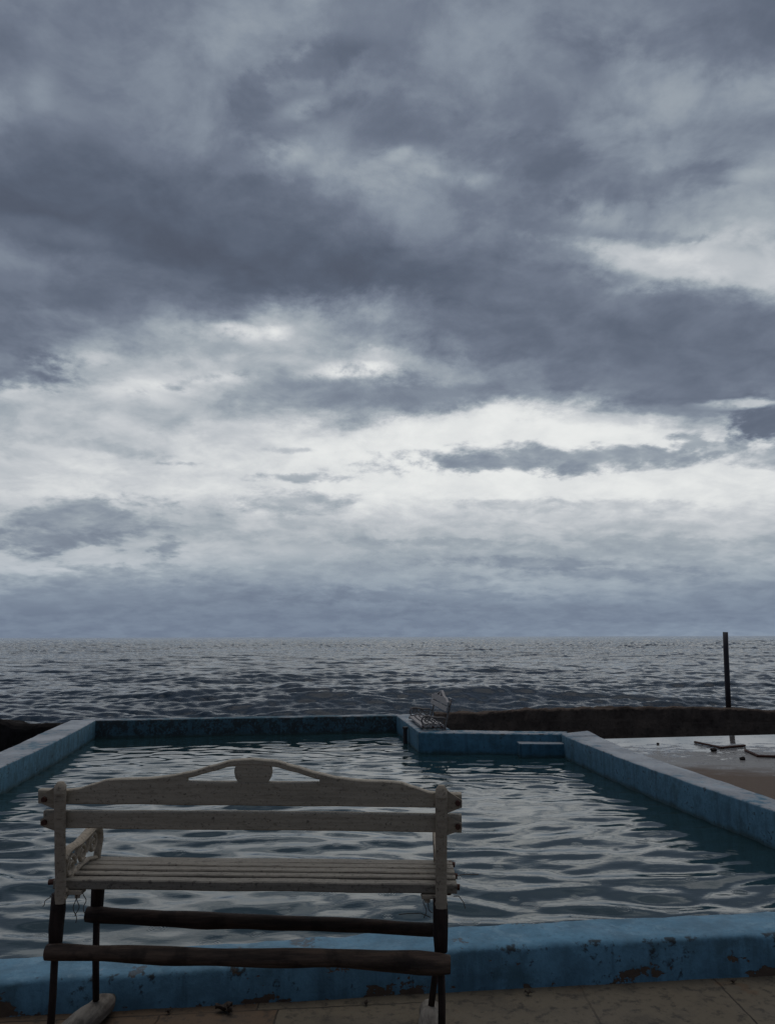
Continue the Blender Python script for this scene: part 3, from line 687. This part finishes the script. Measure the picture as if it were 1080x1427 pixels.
        for k, yy in enumerate((.040, .142, .255)):
            bm = bmesh.new(); tube(bm, [(x + s * .022, yy, .476), (x + s * .022, yy, .488)], [.009, .009], 8)
            from_bm('bolt', bm, M_RUST, fo)
            bm = bmesh.new(); tube(bm, [(x + s * .036, yy + .01, .496), (x + s * .056, yy + .008, .494)], [.009, .008], 8, .3, k)
            from_bm('bolt', bm, M_RUST, fo)
        bm = bmesh.new(); box(bm, x - s * .055 if s > 0 else x + .012, x - s * .012 if s > 0 else x + .055, .012, .05, .470, .482, .003)
        tube(bm, [(x - s * .038, .03, .458), (x - s * .038, .03, .475)], [.008, .008], 8)
        from_bm('bracket', bm, cast, fo)
    if not long_legs: return B
    # --- improvised legs: thick dark uprights on thin iron rods, log stretchers, pale log runners
    for s in (-1, 1):
        x = s * HW
        bx = x - .010 if s < 0 else x - .014
        bm = bmesh.new(); tube(bm, [(bx, .012, .475), (bx + .001, .012, .43), (bx, .010, .385), (bx + .002, .010, .335)], [.019, .021, .021, .018], 12, .12, s)
        tube(bm, [(bx + .001, .012, .345), (bx + .004, .012, .2), (bx + .002, .014, .06)], [.0105, .0105, .011], 10, .1, 2)
        from_bm('leg', bm, M_POST, B, smooth=True)
        fx = x + .004 if s < 0 else x - .004
        bm = bmesh.new(); tube(bm, [(fx, .275, .482), (fx, .276, .43), (fx + .001, .275, .33)], [.021, .021, .019], 12, .12, 5 + s)
        tube(bm, [(fx + .001, .275, .34), (fx + .003 - (s > 0) * .012, .285, .2), (fx + .004 - (s > 0) * .030, .305, .07)], [.0105, .0105, .0105], 10, .1, 3)
        from_bm('leg', bm, M_POST, B, smooth=True)
        bm = bmesh.new(); n = 14; pts = []; rad = []
        for i in range(n + 1):
            f = i / n; pts.append((lerp(x - .050 if s < 0 else x - .020, x + .022 if s < 0 else x - .030, f) + .004 * math.sin(f * 7), lerp(-.10, .395, f), .038 + .004 * math.sin(f * 5)))
            rad.append(.036 * (1 - .5 * max(0, (f - .93) / .07) ** 2) * (1 - .5 * max(0, (.05 - f) / .05) ** 2))
        tube(bm, pts, rad, 18, .28, 4 * s)
        from_bm('runner', bm, M_PALE, B, smooth=True)
    def log(name, x0, x1, y, z0, z1, r0, r1, seed, lump=None):
        bm = bmesh.new(); n = 40; pts = []; rad = []
        for i in range(n + 1):
            f = i / n; x = lerp(x0, x1, f)
            pts.append((x, y + .004 * mnoise.noise(Vector((x * 3, seed, 0))), lerp(z0, z1, f) + .007 * mnoise.noise(Vector((x * 2.2, seed, 5)))))
            r = lerp(r0, r1, f) * (1 + .13 * mnoise.noise(Vector((x * 6, seed, 9))))
            if lump and abs(f - lump[0]) < .12: r *= 1 + lump[1] * (1 - abs(f - lump[0]) / .12)
            if i == 0 or i == n: r *= .9
            rad.append(r)
        tube(bm, pts, rad, 16, .12, seed)
        return from_bm(name, bm, M_LOG if seed == 3 else M_LOGD, B, smooth=True)
    log('stretcher', -.567, .557, -.016, .330, .315, .0215, .0245, 3, (.93, .25))
    log('stretcher', -.565, .535, .258, .336, .306, .0235, .020, 8, (.35, .12))
    # loose ends of tying wire
    def wire(pts, r=.0013):
        bm = bmesh.new(); tube(bm, pts, r, 5); from_bm('tying_wire', bm, M_TWINE, B)
    for k, (x, y, dx_, L) in enumerate([(-.510, .02, .004, .085), (-.501, .03, -.006, .07), (-.487, .03, .003, .06), (-.566, -.012, -.022, .030), (.488, .03, .002, .062), (.480, .03, .03, .05)]):
        wire([(x + dx_ * f + .004 * math.sin(f * 9 + k * 2), y + .004 * math.cos(f * 7 + k), .478 - L * f) for f in [i / 10 for i in range(11)]])
    wire([(.415, .03, .424), (.44, .03, .427), (.478, .03, .428), (.505, .028, .418)])
    wire([(.57, .15, .492), (.61, .16, .496), (.655, .17, .494)], .0014); wire([(.57, .02, .478), (.585, .02, .478), (.598, .018, .462), (.602, .016, .447)])
    return B
M_LOGD = wood('black_log', (.022, .015, .012), (.06, .038, .028))
make_bench('garden_bench', 'cream painted garden bench seen from behind on dark improvised legs and log stretchers', (-.390, 2.33, 0), (0, R(.45), R(-1.2)), True, (M_RAIL, M_CAST, M_SLAT))
make_bench('garden_bench', 'small grey legless garden bench sitting on the blue pool ledge', (.605, 9.72, -.310), (0, 0, R(95.5)), False, (M_GREY, M_CASTD, M_GREY))
